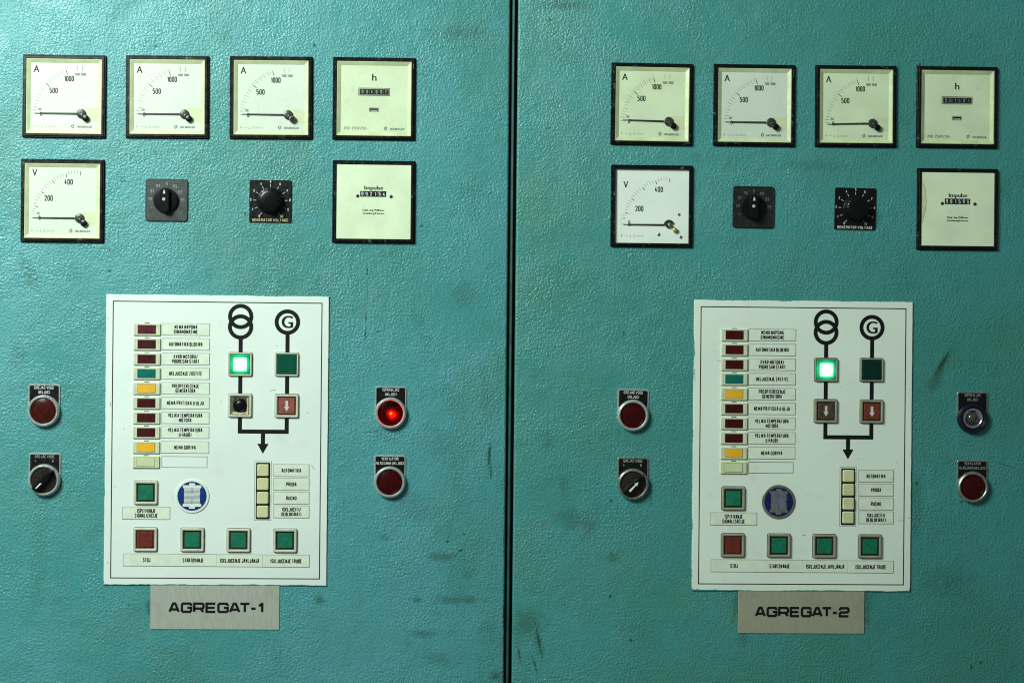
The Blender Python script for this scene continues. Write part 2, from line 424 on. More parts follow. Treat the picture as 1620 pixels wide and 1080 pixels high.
def lit_lens(name, c0, s0, c1, s1, r0, r1, k=1.0):
    t = NT(name)
    tc = t.n('ShaderNodeTexCoord').outputs['Object']
    nz = t.noise(tc, 900, 2)
    l = t.n('ShaderNodeVectorMath', {'operation': 'LENGTH'}, i0=tc).outputs['Value']
    l = t.math('ADD', l, t.math('MULTIPLY', t.math('SUBTRACT', nz, 0.5), 0.002))
    f = t.ramp(l, r0 * UN, r1 * UN)
    col = t.mix(f, tuple(a * s0 for a in c0), tuple(a * s1 for a in c1))
    t.set(Base_Color=(*c1, 1), Emission_Color=col, Emission_Strength=1.0, Roughness=0.25)
    return t.m
M_core = lit_lens('lit_green_core', (0.62, 1.0, 0.80), 1.7, (0.16, 0.95, 0.45), 0.95, 7.5, 17)
M_glow = lit_lens('lit_green_edge', (0.03, 0.80, 0.30), 0.85, (0.004, 0.22, 0.07), 0.6, 11, 20)
M_bulb = emit('lit_red_bulb', (1.0, 0.06, 0.015), 3.4)
M_spark = emit('lit_red_filament', (1.0, 0.35, 0.10), 14.0)

def pilot_lens(name, col, trans):
    t = NT(name)
    pos = t.n('ShaderNodeNewGeometry').outputs['Position']
    n = t.noise(pos, 260, 3)
    t.set(Base_Color=t.mix(t.ramp(n, 0.3, 0.7), tuple(c * 0.8 for c in col), tuple(c * 1.2 for c in col)), Roughness=0.24, Specular_IOR_Level=0.2, Coat_Weight=0.05, Coat_Roughness=0.05)
    if trans:
        tr = t.n('ShaderNodeBsdfTransparent', None, Color=(0.85, 0.12, 0.06, 1))
        mx = t.n('ShaderNodeMixShader', None, i0=trans, i1=t.b.outputs[0], i2=tr.outputs[0])
        t.t.links.new(mx.outputs[0], t.out.inputs[0])
    return t.m
M_lens = pilot_lens('dark_red_lens', (0.038, 0.002, 0.002), 0.0)
M_lens_b = pilot_lens('brownish_red_lens', (0.050, 0.007, 0.005), 0.0)
M_lens_lit = pilot_lens('clear_red_lens', (0.035, 0.002, 0.002), 0.62)
M_glow_r = emit('lit_red_glow', (0.8, 0.012, 0.006), 0.28)

def glass_mat():
    t = NT('cover_glass')
    tr = t.n('ShaderNodeBsdfTransparent', None, Color=(0.985, 0.99, 0.975, 1))
    gl = t.n('ShaderNodeBsdfGlossy', None, Roughness=0.05)
    mx = t.n('ShaderNodeMixShader', None, i0=0.045, i1=tr.outputs[0], i2=gl.outputs[0])
    t.t.links.new(mx.outputs[0], t.out.inputs[0]); t.t.nodes.remove(t.b)
    return t.m
M_glass = glass_mat()

def panel_white(name, warm, half_w, half_h):
    """white sheet; door paint has been brushed over its very edge in places, a few scuffs and stains"""
    t = NT(name)
    tc = t.n('ShaderNodeTexCoord').outputs['Object']
    pos = t.n('ShaderNodeNewGeometry').outputs['Position']
    c = t.mix(t.ramp(t.noise(pos, 9, 4), 0.3, 0.7), tuple(w * 0.95 for w in warm), warm)
    smud = t.math('MULTIPLY', t.ramp(t.noise(pos, 30, 5, 0.6), 0.56, 0.75), 0.20)
    c = t.mix(smud, c, (0.42, 0.42, 0.28))
    sep = t.n('ShaderNodeSeparateXYZ', None, Vector=tc)
    ex = t.math('SUBTRACT', half_w * UN, t.math('ABSOLUTE', sep.outputs[0]))
    ez = t.math('SUBTRACT', half_h * UN, t.math('ABSOLUTE', sep.outputs[2]))
    e = t.math('MINIMUM', ex, ez)
    nz = t.noise(pos, 26, 6, 0.75)
    low = t.ramp(sep.outputs[2], -half_h * UN * 0.96, -half_h * UN, 0.0, 0.10)
    wob = t.math('MULTIPLY', t.math('SUBTRACT', t.math('ADD', nz, low), 0.56), 0.008)
    paint = t.ramp(t.math('SUBTRACT', e, wob), 0.0006, 0.0001)
    c = t.mix(paint, c, (0.05, 0.29, 0.26))
    # little dark specks
    vo = t.n('ShaderNodeTexVoronoi', None, Vector=pos, Scale=46.0)
    pick = t.n('ShaderNodeSeparateColor', None, Color=vo.outputs['Color']).outputs[1]
    sp = t.math('MULTIPLY', t.ramp(vo.outputs['Distance'], 0.055, 0.02), t.math('GREATER_THAN', pick, 0.8))
    c = t.mix(t.math('MULTIPLY', sp, 0.6), c, (0.12, 0.13, 0.08))
    t.set(Base_Color=c, Roughness=t.ramp(t.noise(pos, 40, 4), 0.3, 0.7, 0.34, 0.5), Specular_IOR_Level=0.45)
    b = t.n('ShaderNodeBump', None, Strength=0.15, Distance=0.0006, Height=t.noise(pos, 60, 3)); t.set(Normal=b.outputs[0])
    return t.m

def brushed(name, col):
    t = NT(name)
    pos = t.n('ShaderNodeNewGeometry').outputs['Position']
    mp = t.n('ShaderNodeMapping', None, Vector=pos); mp.inputs['Scale'].default_value = (500, 500, 90)
    g = t.noise(mp.outputs[0], 1.0, 3)
    c = t.mix(t.ramp(g, 0.3, 0.7), tuple(x * 0.985 for x in col), tuple(x * 1.01 for x in col))
    sm = t.math('MULTIPLY', t.ramp(t.noise(pos, 24, 5, 0.65), 0.5, 0.75), 0.5)
    c = t.mix(sm, c, tuple(x * f for x, f in zip(col, (0.72, 0.68, 0.55))))
    sp = t.math('MULTIPLY', t.ramp(t.noise(pos, 45, 3, 0.5), 0.66, 0.74), 0.4)
    c = t.mix(sp, c, tuple(min(1, x * 1.5) for x in col))
    t.set(Base_Color=c, Metallic=0.25, Roughness=t.ramp(g, 0.3, 0.7, 0.42, 0.58))
    return t.m

# ------------------------------------------------------------------ cabinet doors
def pt(px, py): return P(px, py)
seam_x = P(808, 540)[0]
def door(name, label, x0, x1, mat):
    bm = bmesh.new()
    z0, z1, y0, y1 = -0.95, 0.95, 0.0, 0.024
    r = 0.0026; n = 5
    # profile in x / y with rounded front corners, extruded in z
    prof = [(x0, y1)]
    prof += [(x0 + r - r * math.cos(a), y0 + r - r * math.sin(a)) for a in [math.pi / 2 * i / n for i in range(n + 1)]]
    prof += [(x1 - r + r * math.sin(a), y0 + r - r * math.cos(a)) for a in [math.pi / 2 * i / n for i in range(n + 1)]]
    prof += [(x1, y1)]
    lo = [bm.verts.new((x, y, z0)) for x, y in prof]; hi = [bm.verts.new((x, y, z1)) for x, y in prof]
    for i in range(len(prof)):
        j = (i + 1) % len(prof); bm.faces.new((lo[i], lo[j], hi[j], hi[i]))
    bm.faces.new(lo[::-1]); bm.faces.new(hi)
    bmesh.ops.recalc_face_normals(bm, faces=bm.faces)
    me = bpy.data.meshes.new(name); bm.to_mesh(me); bm.free(); me.materials.append(mat)
    for p in me.polygons: p.use_smooth = True
    me.set_sharp_from_angle(angle=math.radians(50))
    o = bpy.data.objects.new(name, me); COL.objects.link(o)
    o['label'] = label; o['category'] = 'cabinet'; o['group'] = 'painted steel control cabinets'
    return o
left_stains = [(735,52,60,16,0,.45),(700,880,34,10,0,.7),(725,948,50,10,0,.65),(690,700,40,34,0,.25),(785,1068,14,12,0,.9),
   (505,948,11,10,0,.8),(660,948,12,6,0,.7),(668,1002,26,8,0,.6),(690,1040,40,16,20,.35),(610,850,12,8,0,.5),(655,800,50,30,30,.3),
   (45,430,14,40,-25,.45),(30,560,18,30,0,.3),(735,465,30,30,0,.35),(750,300,30,60,0,.2),(195,285,6,5,0,.8),(235,960,5,16,0,.8),(60,880,20,120,0,.2)]
left_lines = [(774,718,3,26,4,.9),(777,745,2.5,16,0,.7),(581,428,1.6,10,0,.9),(579,500,1.6,16,0,.9),(578,528,2,8,0,.8),(581,460,1.2,26,0,.55),
   (590,682,20,1.4,-10,.5),(797,970,2.2,24,0,.9),(498,72,3,3,0,1.0),(667,118,14,1.0,15,.5),(728,870,4,3,0,.9),(708,856,4,3,0,.8),(120,250,30,1.3,2,.35)]
left_rust = [(95,668,4,7,0,.9),(97,772,3,6,0,.9),(504,560,3,4,0,.6)]
right_stains = [(1487,585,9,46,30,.95),(1478,606,14,20,25,.7),(905,820,34,26,0,.55),(930,835,16,22,20,.5),(892,770,10,26,0,.45),(835,985,38,34,0,.6),
   (852,1015,10,30,-14,.65),(895,8,55,12,0,.7),(1168,955,12,34,0,.6),(1175,1010,12,20,10,.6),(1372,960,9,46,0,.6),(1290,262,70,14,0,.35),
   (970,882,18,12,0,.5),(1100,250,14,10,0,.35),(1450,800,14,60,0,.35),(868,700,14,18,0,.35),(1020,700,40,16,0,.2),(1560,300,30,60,0,.25),(1500,920,60,40,0,.25)]
right_lines = [(852,1010,2.6,34,-12,.9),(822,1036,2.5,20,-10,.8),(846,1050,2,20,-18,.7),(1490,575,4,26,32,.85),(987,527,2.5,5,0,.9),(987,540,1.8,3,0,.8),
   (1480,745,2,8,0,.4),(1385,250,3,3,0,.8),(1537,1055,3,6,0,.9),(1455,102,8,2.2,-35,.9),(1030,782,2.5,26,0,.45),(1590,735,30,1.4,20,.5),
   (1545,572,40,1.2,3,.4),(1050,205,40,1.0,0,.35),(885,78,3,2,0,.7)]
right_rust = [(1562,790,3,5,0,.7),(1160,978,6,14,0,.35),(855,830,20,14,0,.18)]
M_door_l = door_paint('teal_door_paint', left_stains, left_rust, left_lines, 0.0, (0.93, 0.93, 0.97))
M_door_r = door_paint('teal_door_paint_shaded', right_stains, right_rust, right_lines, 7.3, (0.66, 0.76, 0.72))  # same paint, base darkened and greened to carry the light falloff rightwards
SX0, SX1 = seam_x - 0.0044, seam_x + 0.0050
door('control_cabinet', 'teal hammered steel door on the left, carrying the AGREGAT-1 controls', -1.05, SX0, M_door_l)
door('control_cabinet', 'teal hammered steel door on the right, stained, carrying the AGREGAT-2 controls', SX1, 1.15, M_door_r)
# post between the doors: a painted strip with a rounded rubber bead, deep in the gap
bm = bmesh.new()
prof = [(-0.03, 0.03), (-0.03, 0.0245), (-0.0022, 0.0245), (-0.0022, 0.0055), (-0.0014, 0.0040), (0.0008, 0.0036), (0.0016, 0.0048), (0.0016, 0.0245), (0.03, 0.0245), (0.03, 0.03)]
lo = [bm.verts.new((seam_x + x, y, -0.95)) for x, y in prof]; hi = [bm.verts.new((seam_x + x, y, 0.95)) for x, y in prof]
for i in range(len(prof)):
    j = (i + 1) % len(prof); bm.faces.new((lo[i], lo[j], hi[j], hi[i]))
bm.faces.new(lo[::-1]); bm.faces.new(hi); bmesh.ops.recalc_face_normals(bm, faces=bm.faces)
me = bpy.data.meshes.new('cabinet_post'); bm.to_mesh(me); bm.free(); me.materials.append(plain('dark_green_post', (0.010, 0.062, 0.056), 0.5, var=0.3, vscale=40))
post = bpy.data.objects.new('cabinet_post', me); COL.objects.link(post)
post['label'] = 'dark green strip deep in the narrow gap between the two doors'; post['category'] = 'post'

# ------------------------------------------------------------------ square meters
def meter_bezel(parent):
    m = MB(); q = lambda d, rr=2.0: rrect(0, 0, 130 - 2 * d, 130 - 2 * d, max(rr - d, .1), 3)
    m.loft([(q(0), 0), (q(0), 3.2), (q(.5), 3.7), (q(1.5), 3.7), (q(1.9), 3.0), (q(2.0), 4.9), (q(2.5), 5.4), (q(5.4), 5.4), (q(6), 4.8), (q(6), 1)], False, False)
    m.frame(0, 0, 131.6, 131.6, 3, 0, .7, r=1.5, b=.2)
    m.build('bezel', M_bezel, parent)
def meter_cover(parent, tint_block=True):
    m = MB()
    R = lambda w: rrect(0, 0, w, w, 1.0, 3)
    m.loft([(R(118), 4.3), (R(116), 4.3), (R(106), 1.8)], False, False)
    m.mi = 1
    if tint_block: m.slab(40.5, 28.5, 25.5, 22, 1.5, 1.62, r=2.5, b=.05)
    m.build('inner_rim', [M_rim, M_tint], parent)
    g = MB(); g.slab(0, 0, 117.5, 117.5, 4.5, 4.9, r=1, b=.1); g.build('cover_glass', M_glass, parent)
def brand(m, x, y, h, w=25):
    m.sans('NEUBERGER', x + 5, y + .6, w, 3.3, h, .4)
    m.stroke([(x - 15.5, y + 1.5), (x - 15.5, y - 1.4), (x - 13, y - 2.6), (x - 12.4, y)], 1.0, h)
    m.stroke([(x - 14.8, y), (x - 14, y + 2.6), (x - 11.8, y + 1.4), (x - 11.8, y - 2.0)], 1.0, h + .01)
def arc_tick(m, ang, r0, r1, w, h, cx=27, cy=27):
    a = math.radians(ang); c, s_ = math.cos(a), math.sin(a)
    m.stroke([(cx + r0 * c, cy - r0 * s_), (cx + r1 * c, cy - r1 * s_)], w, h)
def small_symbols(m, h, y=47.5):
    m.mi = 3
    m.stroke([(-49, y - 2), (-46.5, y + 1.5)], .7, h); m.stroke([(-49, y + 1.5), (-46.5, y - 2)], .7, h + .01)
    m.stroke([(-43, y), (-41, y - .8), (-39.5, y + .5), (-37.5, y)], .6, h)
    m.stroke([(-34, y - 2), (-34, y + 1.7)], .6, h); m.stroke([(-36, y + 1.7), (-32, y + 1.7)], .6, h + .01)
    m.ring(-28, y, 1.9, 1.3, h, 14)
    m.sans('60025', -18.5, y, 12, 2.6, h)
def needle_parts(parent, cx=27, cy=27, hub=True):
    m = MB()
    m.loft([([(-73.5, -.35), (-64, -.45), (-63, -1.6), (-60, -1.0), (-8, -1.35), (-8, 1.35), (-60, 1.0), (-63, 1.6), (-64, .45), (-73.5, .35)], 2.4),
            ([(-73.5, -.35), (-64, -.45), (-63, -1.6), (-60, -1.0), (-8, -1.35), (-8, 1.35), (-60, 1.0), (-63, 1.6), (-64, .45), (-73.5, .35)], 2.9)], True, True)
    if hub:
        m.mi = 1; m.smooth = True
        m.disc(0, 0, [(7.3, 1.6), (7.3, 3.3), (6.9, 3.6), (2.0, 3.7)], 32); m.mi = 2; m.disc(.3, 1.2, [(1.2, 3.7), (1.0, 4.0)], 12)
    else:
        m.mi = 1
        pts = [(-8.5, -1)] + [(8.2 * math.cos(math.radians(a)), -8.2 * math.sin(math.radians(a))) for a in range(170, 20, -12)] + [(2.5, 0.5), (0, 5.5), (-4, 4)]
        m.loft([(pts, 1.6), (pts, 4.2)], False, True)
    return m.build('needle', [M_needle, M_hub, M_steel], parent, (cx, cy))

AG = 'ammeters in the top rows'
def make_ammeter(px, py, label):
    t = thing('ammeter', label, 'ammeter', px, py, AG)
    meter_bezel(t)
    d = MB(); d.slab(0, 0, 119, 119, 0.2, 1.5, b=.2)
    h = 1.56; d.mi = 1
    d.sans('A', -44, -43, 8.6, 10.5, h, .6)
    d.text('500', -17, -9, 8.8, 1.15, h, 13.2); d.text('1000', 7, -28, 8.8, 1.15, h, 15.5)
    d.mi = 2
    d.text('1500', 20, -35, 4.2, .6, h, 7.6); d.text('2000', 29.6, -35, 4.2, .6, h, 8.2)
    d.text('100', -38.5, 20.5, 3.8, .55, h, 5.4)
    d.mi = 1; d.text('0', -36.5, 28, 6.6, .9, h)
    for i in range(21):
        v = i * 50
        a = 180 - v * (40 / 500) if v <= 500 else 140 - (v - 500) * (30 / 500)
        if v == 0: continue
        if v in (500, 1000): d.mi = 1; arc_tick(d, a, 65.5, 73, 1.0, h); d.mi = 3; arc_tick(d, a, 73, 77, .6, h)
        else: d.mi = 2 if v % 100 == 0 else 3; arc_tick(d, a, 70 if v % 100 else 68.5, 76, .55, h)
    d.mi = 3; d.stroke([(-50, 27), (-42, 27)], .8, h); d.stroke([(-50, 21), (-44, 21.5)], .6, h)
    d.mi = 2; d.stroke([(20, -48), (20.5, -40)], .55, h); d.stroke([(28, -48), (28, -40)], .55, h)
    small_symbols(d, h); d.mi = 2; brand(d, 27, 47, h, 24)
    d.build('dial', [M_dial, M_ink, M_grey, M_pale], t)
    meter_cover(t); needle_parts(t)
    s = MB(); s.smooth = True; s.disc(0, 0, [(5.2, 4.9), (5.2, 5.6), (4.6, 6.0)], 28); s.mi = 1; s.rect(0, 0, 6.5, 1.0, 6.02)
    s.build('adjusting_screw', [M_knob, M_black], t, (34.3, 34.3))
    return t
a1 = make_ammeter(102.3, 153, 'square ammeter straight above the covered voltmeter, at the far left of the top row')
a2 = dup(a1, 265.3, 154, 'square ammeter straight above the grey rotary selector, left door', -0.3)
a3 = dup(a1, 429.3, 155.2, 'square ammeter beside the h counter on the left door, grey screw boss with open hole', -0.3)
s3 = child(a3, 'adjusting_screw'); nm = MB(); nm.smooth = True
nm.disc(0, 0, [(5.4, 4.9), (5.4, 5.3), (4.6, 5.6), (3.2, 5.6), (3.0, 5.0)], 28, False); nm.mi = 1; nm.disc(0, 0, [(3.1, 5.05), (0.5, 5.0)], 28)
s3.data = nm.mesh('adjusting_screw', [M_hub, M_black]); s3['label'] = 'grey screw boss with an open black hole'
a4 = dup(a1, 1031.3, 165.5, 'yellowish square ammeter straight above the uncovered voltmeter, right door', 0.3)
a5 = dup(a1, 1193, 167.3, 'square ammeter straight above the near black rotary selector, right door')
a6 = dup(a1, 1353.5, 168.8, 'yellowish square ammeter with drooping needle beside the h counter, right door', -0.2)
child(a4, 'needle').rotation_euler = (0, math.radians(1.0), 0)
child(a6, 'needle').rotation_euler = (0, math.radians(-1.6), 0)
child(a3, 'needle').rotation_euler = (0, math.radians(0.5), 0)
for a, mt in ((a4, 'y'), (a6, 'y')):
    override(child(a, 'dial'), [M_cream])

def make_voltmeter(px, py, label, covered):
    t = thing('voltmeter', label, 'voltmeter', px, py, 'voltmeters in the second rows')
    meter_bezel(t)
    ox, oy = (0, 0) if covered else (2, 5)
    d = MB(); d.slab(0, 0, 119, 119, 0.2, 1.5, b=.2)
    h = 1.56; d.mi = 1
    d.sans('V', -44 + ox, -44 + oy * 2, 7.2, 10.5, h, .6)
    d.text('200', -22 + ox, -4 + oy * 1.6, 9, 1.15, h, 13.2); d.text('400', 9 + ox, -30 + oy * .6, 9, 1.15, h, 13.5)
    angs = {0: 180, 60: 172, 100: 165.5, 200: 146, 300: 126.5, 400: 108, 500: 90}
    ks = sorted(angs)
    for v in range(60, 501, 20):
        k = max(q for q in ks if q <= v); k2 = min([q for q in ks if q > v] or [500])
        a = angs[k] if k == v else angs[k] + (angs[k2] - angs[k]) * (v - k) / (k2 - k)
        if v in (100, 200, 300, 400, 500): d.mi = 1; arc_tick(d, a, 67.5, 73.5, 1.0, h, 27.3 + ox / 2, 27 + oy * .4)
        else: d.mi = 2; arc_tick(d, a, 70.5, 76, .55, h, 27.3 + ox / 2, 27 + oy * .4)
    d.mi = 2; d.text('60', -38 + ox, 20 + oy, 3.8, .55, h, 4)
    d.mi = 1; d.text('0', -36, 27 + oy * .4, 6.6, .9, h); d.mi = 3; d.stroke([(-50, 20), (-42, 20.5)], .6, h); d.stroke([(-49, 27 + oy * .4), (-42, 27 + oy * .4)], .8, h)
    small_symbols(d, h)
    if covered: d.mi = 2; brand(d, 27, 47, h, 24)
    d.build('dial', [M_dial if covered else M_dial2, M_ink, M_grey, M_pale], t)
    if covered:
        meter_cover(t); needle_parts(t)
        s = MB(); s.smooth = True; s.disc(0, 0, [(5.2, 4.9), (5.2, 5.6), (4.6, 6.0)], 28); s.mi = 1; s.rect(0, 0, 6.5, 1.0, 6.02)
        s.build('adjusting_screw', [M_knob, M_black], t, (34.3, 35))
    else:
        needle_parts(t, 27.5, 29.5, hub=False)
        b = MB(); b.smooth = True
        ang = math.atan2(9.5, 10)
        c, s_ = math.cos(ang), math.sin(ang)
        rot = lambda x, y: (x * c - y * s_, x * s_ + y * c)
        b.loft([([rot(*p) for p in rrect(5.5, 0, 17, 5.2, 2)], 3.2), ([rot(*p) for p in rrect(5.5, 0, 17, 5.2, 2)], 5.0)])
        b.disc(*rot(12, 0), [(3.8, 3), (3.8, 5.2), (3, 5.8)], 20)
        b.mi = 1; b.disc(0, 0, [(2.6, 4.2), (2.6, 5.6), (1.2, 6.2)], 18); b.mi = 2; b.ring(*rot(5, 0), 1.8, .7, 5.05, 14)
        b.build('pivot_arm', [M_brass, M_steel, M_black], t, (28.5, 29.5))
        for x, y, r in ((43.4, 12.5, 2.4), (11.3, 44.8, 2.6), (46.7, 48.7, 2.5)):
            q = MB(); q.smooth = True; q.disc(0, 0, [(r, 1.5), (r, 2.2), (r * .7, 2.8)], 18); q.mi = 1; q.rect(0, 0, r * 1.5, .6, 2.82)
            q.build('screw', [M_steel, M_black], t, (x, y))
    return t
make_voltmeter(99.5, 318, 'square voltmeter with its cover and yellowed rim, below an ammeter, left door', True)
make_voltmeter(1031, 326.5, 'square voltmeter without its cover, brass arm and screws showing, on the right door', False)

def wheel_digits(m, txt, cx, cy, w, hgt, h, mi_black, mi_digit, sw=.95, dh=None):
    m.mi = mi_black; m.slab(cx, cy, w, hgt, h - .3, h + .25, b=.1)
    m.mi = mi_digit; n = len(txt); st = w / n
    for i, ch in enumerate(txt):
        m.text(ch, cx - w / 2 + st * (i + .5), cy + (.25 if i % 2 else -.15), dh or hgt * .72, sw, h + .32, xr=.72)

def make_hours(px, py, label, digits, dim):
    t = thing('hour_meter', label, 'hour meter', px, py, 'h counters at the end of the top rows')
    meter_bezel(t)
    d = MB(); d.slab(0, 0, 119, 119, 0.2, 1.5, b=.2)
    h = 1.56; d.mi = 1; d.sans('h', 0, -34, 6.6, 10.8, h, .6)
    d.mi = 2; d.text('200-250V/50~', -29, 47, 4.6, .6, h, 38); brand(d, 32, 47, h, 23)
    d.mi = 1; d.loft([(rrect(0, -11, 50, 12.4, .3, 1), h), (rrect(0, -11, 48.2, 10.6, .3, 1), h)], False, False)
    d.mi = 3; d.rect(0, 17.5, 16, 7.2, h); d.mi = 1; d.rect(0, 16.6, 13.5, 2.2, h + .05); d.rect(-6, 18.6, 1.4, 2.2, h + .06); d.rect(6, 18.6, 1.4, 2.2, h + .06)
    d.build('dial', [M_cream, M_ink, M_grey, M_pale], t)
    w = MB(); w.slab(0, -11, 46.8, 9.4, 1.5, 1.9, b=.1); wheel_digits(w, digits, 0, -11, 44.2, 7.4, 2.0, 1, 2, .8, 5.6)
    w.mi = 0
    for i in range(1, 6): w.rect(-22.1 + 44.2 * i / 6, -11, .5, 7.4, 2.4)
    w.build('counter_window', [M_grey, M_black, M_dim if dim else M_pale], t)
    meter_cover(t, False)
    return t
make_hours(592, 156.8, 'square h counter with number wheels reading 004907, left door', '004907', False)
make_hours(1513.5, 170.3, 'square h counter with dark number wheels, right door', '001501', True)

def make_impulse(px, py, label, digits, stained):
    t = thing('impulse_counter', label, 'impulse counter', px, py, 'impulse counters in the second rows')
    meter_bezel(t)
    d = MB(); d.slab(0, 0, 118.2, 118.2, 0.2, 4.4, r=1.5, b=.5)
    h = 4.46; d.mi = 1
    d.sans('Impulse', 0, -21.3, 29.5, 8.4, h, .75)
    d.sans('Dipl.-Ing.Wilhaus', -.3, 13.6, 34, 3.6, h, .5); d.sans('Grünberg/Hessen', -.3, 18.6, 34, 3.8, h, .5)
    d.build('face_plate', [M_cream, M_ink], t)
    w = MB(); wheel_digits(w, digits, -1, -12.5, 41, 9, 4.5, 0, 1, 1.0, 6.4)
    w.mi = 2
    for i in range(1, 6): w.rect(-21.5 + 41 * i / 6, -12.5, .45, 8.6, 4.9)
    w.build('counter_window', [M_black, M_white, M_grey], t)
    for x, y in ((-25.5, -9), (27.4, -8.6)):
        q = MB(); q.smooth = True; q.disc(0, 0, [(2.7, 4.4), (2.6, 4.9), (1.8, 5.2)], 20); q.mi = 1; q.rect(0, 0, 3.6, .6, 5.22); q.build('screw', [M_hub, M_black], t, (x, y))
    return t
make_impulse(591.5, 319.8, 'square cream Impulse counter reading 002154, on the left door', '002154', False)
i2 = make_impulse(1514, 331.5, 'square Impulse counter reading 001596 with a brown crack mark along its left edge', '001596', True)
ck = MB(); ck.mi = 1
ck.flat([(-58.6, -41), (-58, -41), (-54, -35), (-52.2, -25), (-51.3, -12), (-52.6, 2), (-56, 14), (-57.5, 22), (-58.6, 22)], 4.44); ck.mi = 0
ck.stroke([(-58, -41), (-54, -35), (-52.2, -25), (-51.3, -12), (-52.6, 2), (-56, 14), (-57.5, 22)], 1.0, 4.5)
ck.build('crack', [plain('brown_crack', (0.36, 0.32, 0.15), .6), plain('browned_strip', (0.55, 0.57, 0.32), .5, var=0.15)], i2)

# ------------------------------------------------------------------ rotary selector and voltage dial
def make_selector(px, py, label, plate, ink, turn=0.0):
    t = thing('rotary_selector', label, 'rotary switch', px, py, 'rotary selectors under the ammeters', turn)
    m = MB(); m.slab(0, 0, 67, 67, 0, 2.2, r=5, b=.9, n=5)
    m.frame(0, 0, 65.6, 65.6, 1.0, 1.2, 2.5, r=4.4, b=.3)
    m.mi = 1
    for s_, x, y in (('RS', -13, -22.5), ('0', 0, -25.5), ('R0', 13, -22), ('ST', -22.5, -14), ('S0', 21.5, -13), ('TR', -25.5, -1.5), ('T0', 25, -.5)):
        m.text(s_, x, y, 5.2, .75, 2.62, W=6.4 if len(s_) > 1 else 3.4)
    m.mi = 2; m.rect(-23, 12, 1.4, 1.4, 2.62)
    m.build('base_plate', [plate, ink, M_dim], t)
    k = MB(); k.smooth = True
    k.disc(-.8, .6, [(19.4, 2.2), (19.4, 5.5), (18.4, 6.6), (14, 7.0)], 48)
    o = k.build('knob', M_knob, t)
    g = MB(); R = lambda d: rrect(-.8, .6, 15 - 2 * d, 38.6 - 2 * d, 6 - d, 6)
    g.smooth = True
    g.loft([(R(0), 6), (R(.3), 12.5), (R(1.4), 14)]); g.build('grip', M_knob, o)
    w = MB(); w.flat([(-3.4, -9.2), (.4, -9.2), (-.6, -15), (-2.2, -15)], 14.06); w.disc(-2, -.5, [(2.6, 13.9), (2.4, 14.3)], 18)
    w.mi = 1; w.rect(-2, -.5, 3.4, .7, 14.33); w.build('pointer_mark', [M_white, M_black], o)
    return t
make_selector(264, 317, 'grey square rotary selector with black knob below the middle ammeter, left door', M_slate, M_dim)
make_selector(1191.8, 328, 'near black square rotary selector with black knob below the middle ammeter, right door', M_dark, M_grey, 0.5)

def make_voltage(px, py, label, ink, tag_ink, mark, turn=0.0):
    t = thing('voltage_dial', label, 'rotary knob', px, py, 'GENERATOR VOLTAGE knobs', turn)
    m = MB(); m.slab(0, 0, 66.5, 67, 0, 2.0, r=2.5, b=.5, n=4)
    m.mi = 1
    for i in range(11):
        a = math.radians(90 - (i - 5) * 28.8)
        c, s_ = math.cos(a), -math.sin(a)
        if 0 < i < 10 or True: m.stroke([(c * 22.5, s_ * 22.5), (c * 27, s_ * 27)], .85, 2.06)
        rr = 31 if i not in (0, 10) else 29.5
        m.text(str(i), c * rr, s_ * rr - .3, 4.2, .75, 2.08, W=None if i < 10 else 4.6)
    m.mi = 2; m.text('GENERATOR VOLTAGE', 0, 29.8, 4.6, .75, 2.07, 57)
    m.mi = 3; m.loft([(rrect(0, 0, 66.9, 67.4, 2.5, 3), .3), (rrect(0, 0, 66.9, 67.4, 2.5, 3), 1.1)], False, False)
    m.build('scale_plate', [M_black, ink, tag_ink, M_chrome_d], t)
    k = MB(); k.smooth = True; n = 72
    def fl(r, amp): return [(r * (1 + amp * math.cos(18 * 2 * math.pi * i / n)) * math.cos(2 * math.pi * i / n), r * (1 + amp * math.cos(18 * 2 * math.pi * i / n)) * math.sin(2 * math.pi * i / n)) for i in range(n)]
    k.loft([(fl(21, 0), 2), (fl(20.8, 0), 4), (fl(18.6, .02), 5), (fl(17.4, .02), 14), (fl(16, 0), 15.6), (fl(12, 0), 16.4), (fl(6, 0), 16.8)])
    o = k.build('knob', M_knob, t, (.5, -.6))
    q = MB(); a = math.radians(mark)
    q.stroke([(math.cos(a) * 15, -math.sin(a) * 15), (math.cos(a) * 19.5, -math.sin(a) * 19.5)], 1.5, 16.2 if False else 5.6)
    q.build('pointer_mark', M_white, o)
    return t
make_voltage(428, 318.7, 'black square GENERATOR VOLTAGE plate with worn tan lettering, left door', M_white, M_gold, 20)
make_voltage(1352.5, 330.6, 'black square GENERATOR VOLTAGE plate with clean pale lettering, right door', M_white, M_white, 55, 0.8)

# ------------------------------------------------------------------ pilot lights and switches with legend plates
def legend(parent, lines, ink=None, marks=None, ry=0.0, silver=None, top=-39):
    m = MB(); hh = 39 + 4
    m.slab(0, top + hh / 2 - 0, 50, hh, 0, 1.6, r=3.5, b=.5, n=5)
    m.mi = 1; bot = -10
    m.slab(0, (top + 2.2 + bot) / 2, 45.6, bot - top - 2.2, 1.4, 2.0, r=2, b=.2)
    m.mi = 2
    for i, (s_, w) in enumerate(lines): m.text(s_, 0, top + 5.4 + 7.0 * i, 4.8, .6, 2.06, w, gap=1.2)
    for s_, x, y in (marks or []): m.text(s_, x, y, 4.4, .8, 2.06)
    return m.build('legend_plate', [silver or M_chrome, M_black, ink or M_white], parent)
def ring_part(parent, mat):
    m = MB(); m.smooth = True
    m.disc(0, 0, [(25.2, 0.2), (25.2, 4.5), (24.4, 6.8), (22.8, 7.9), (21.3, 7.8), (20.2, 6.6), (20.0, 3.0)], 72, False)
    return m.build('collar', mat, parent)
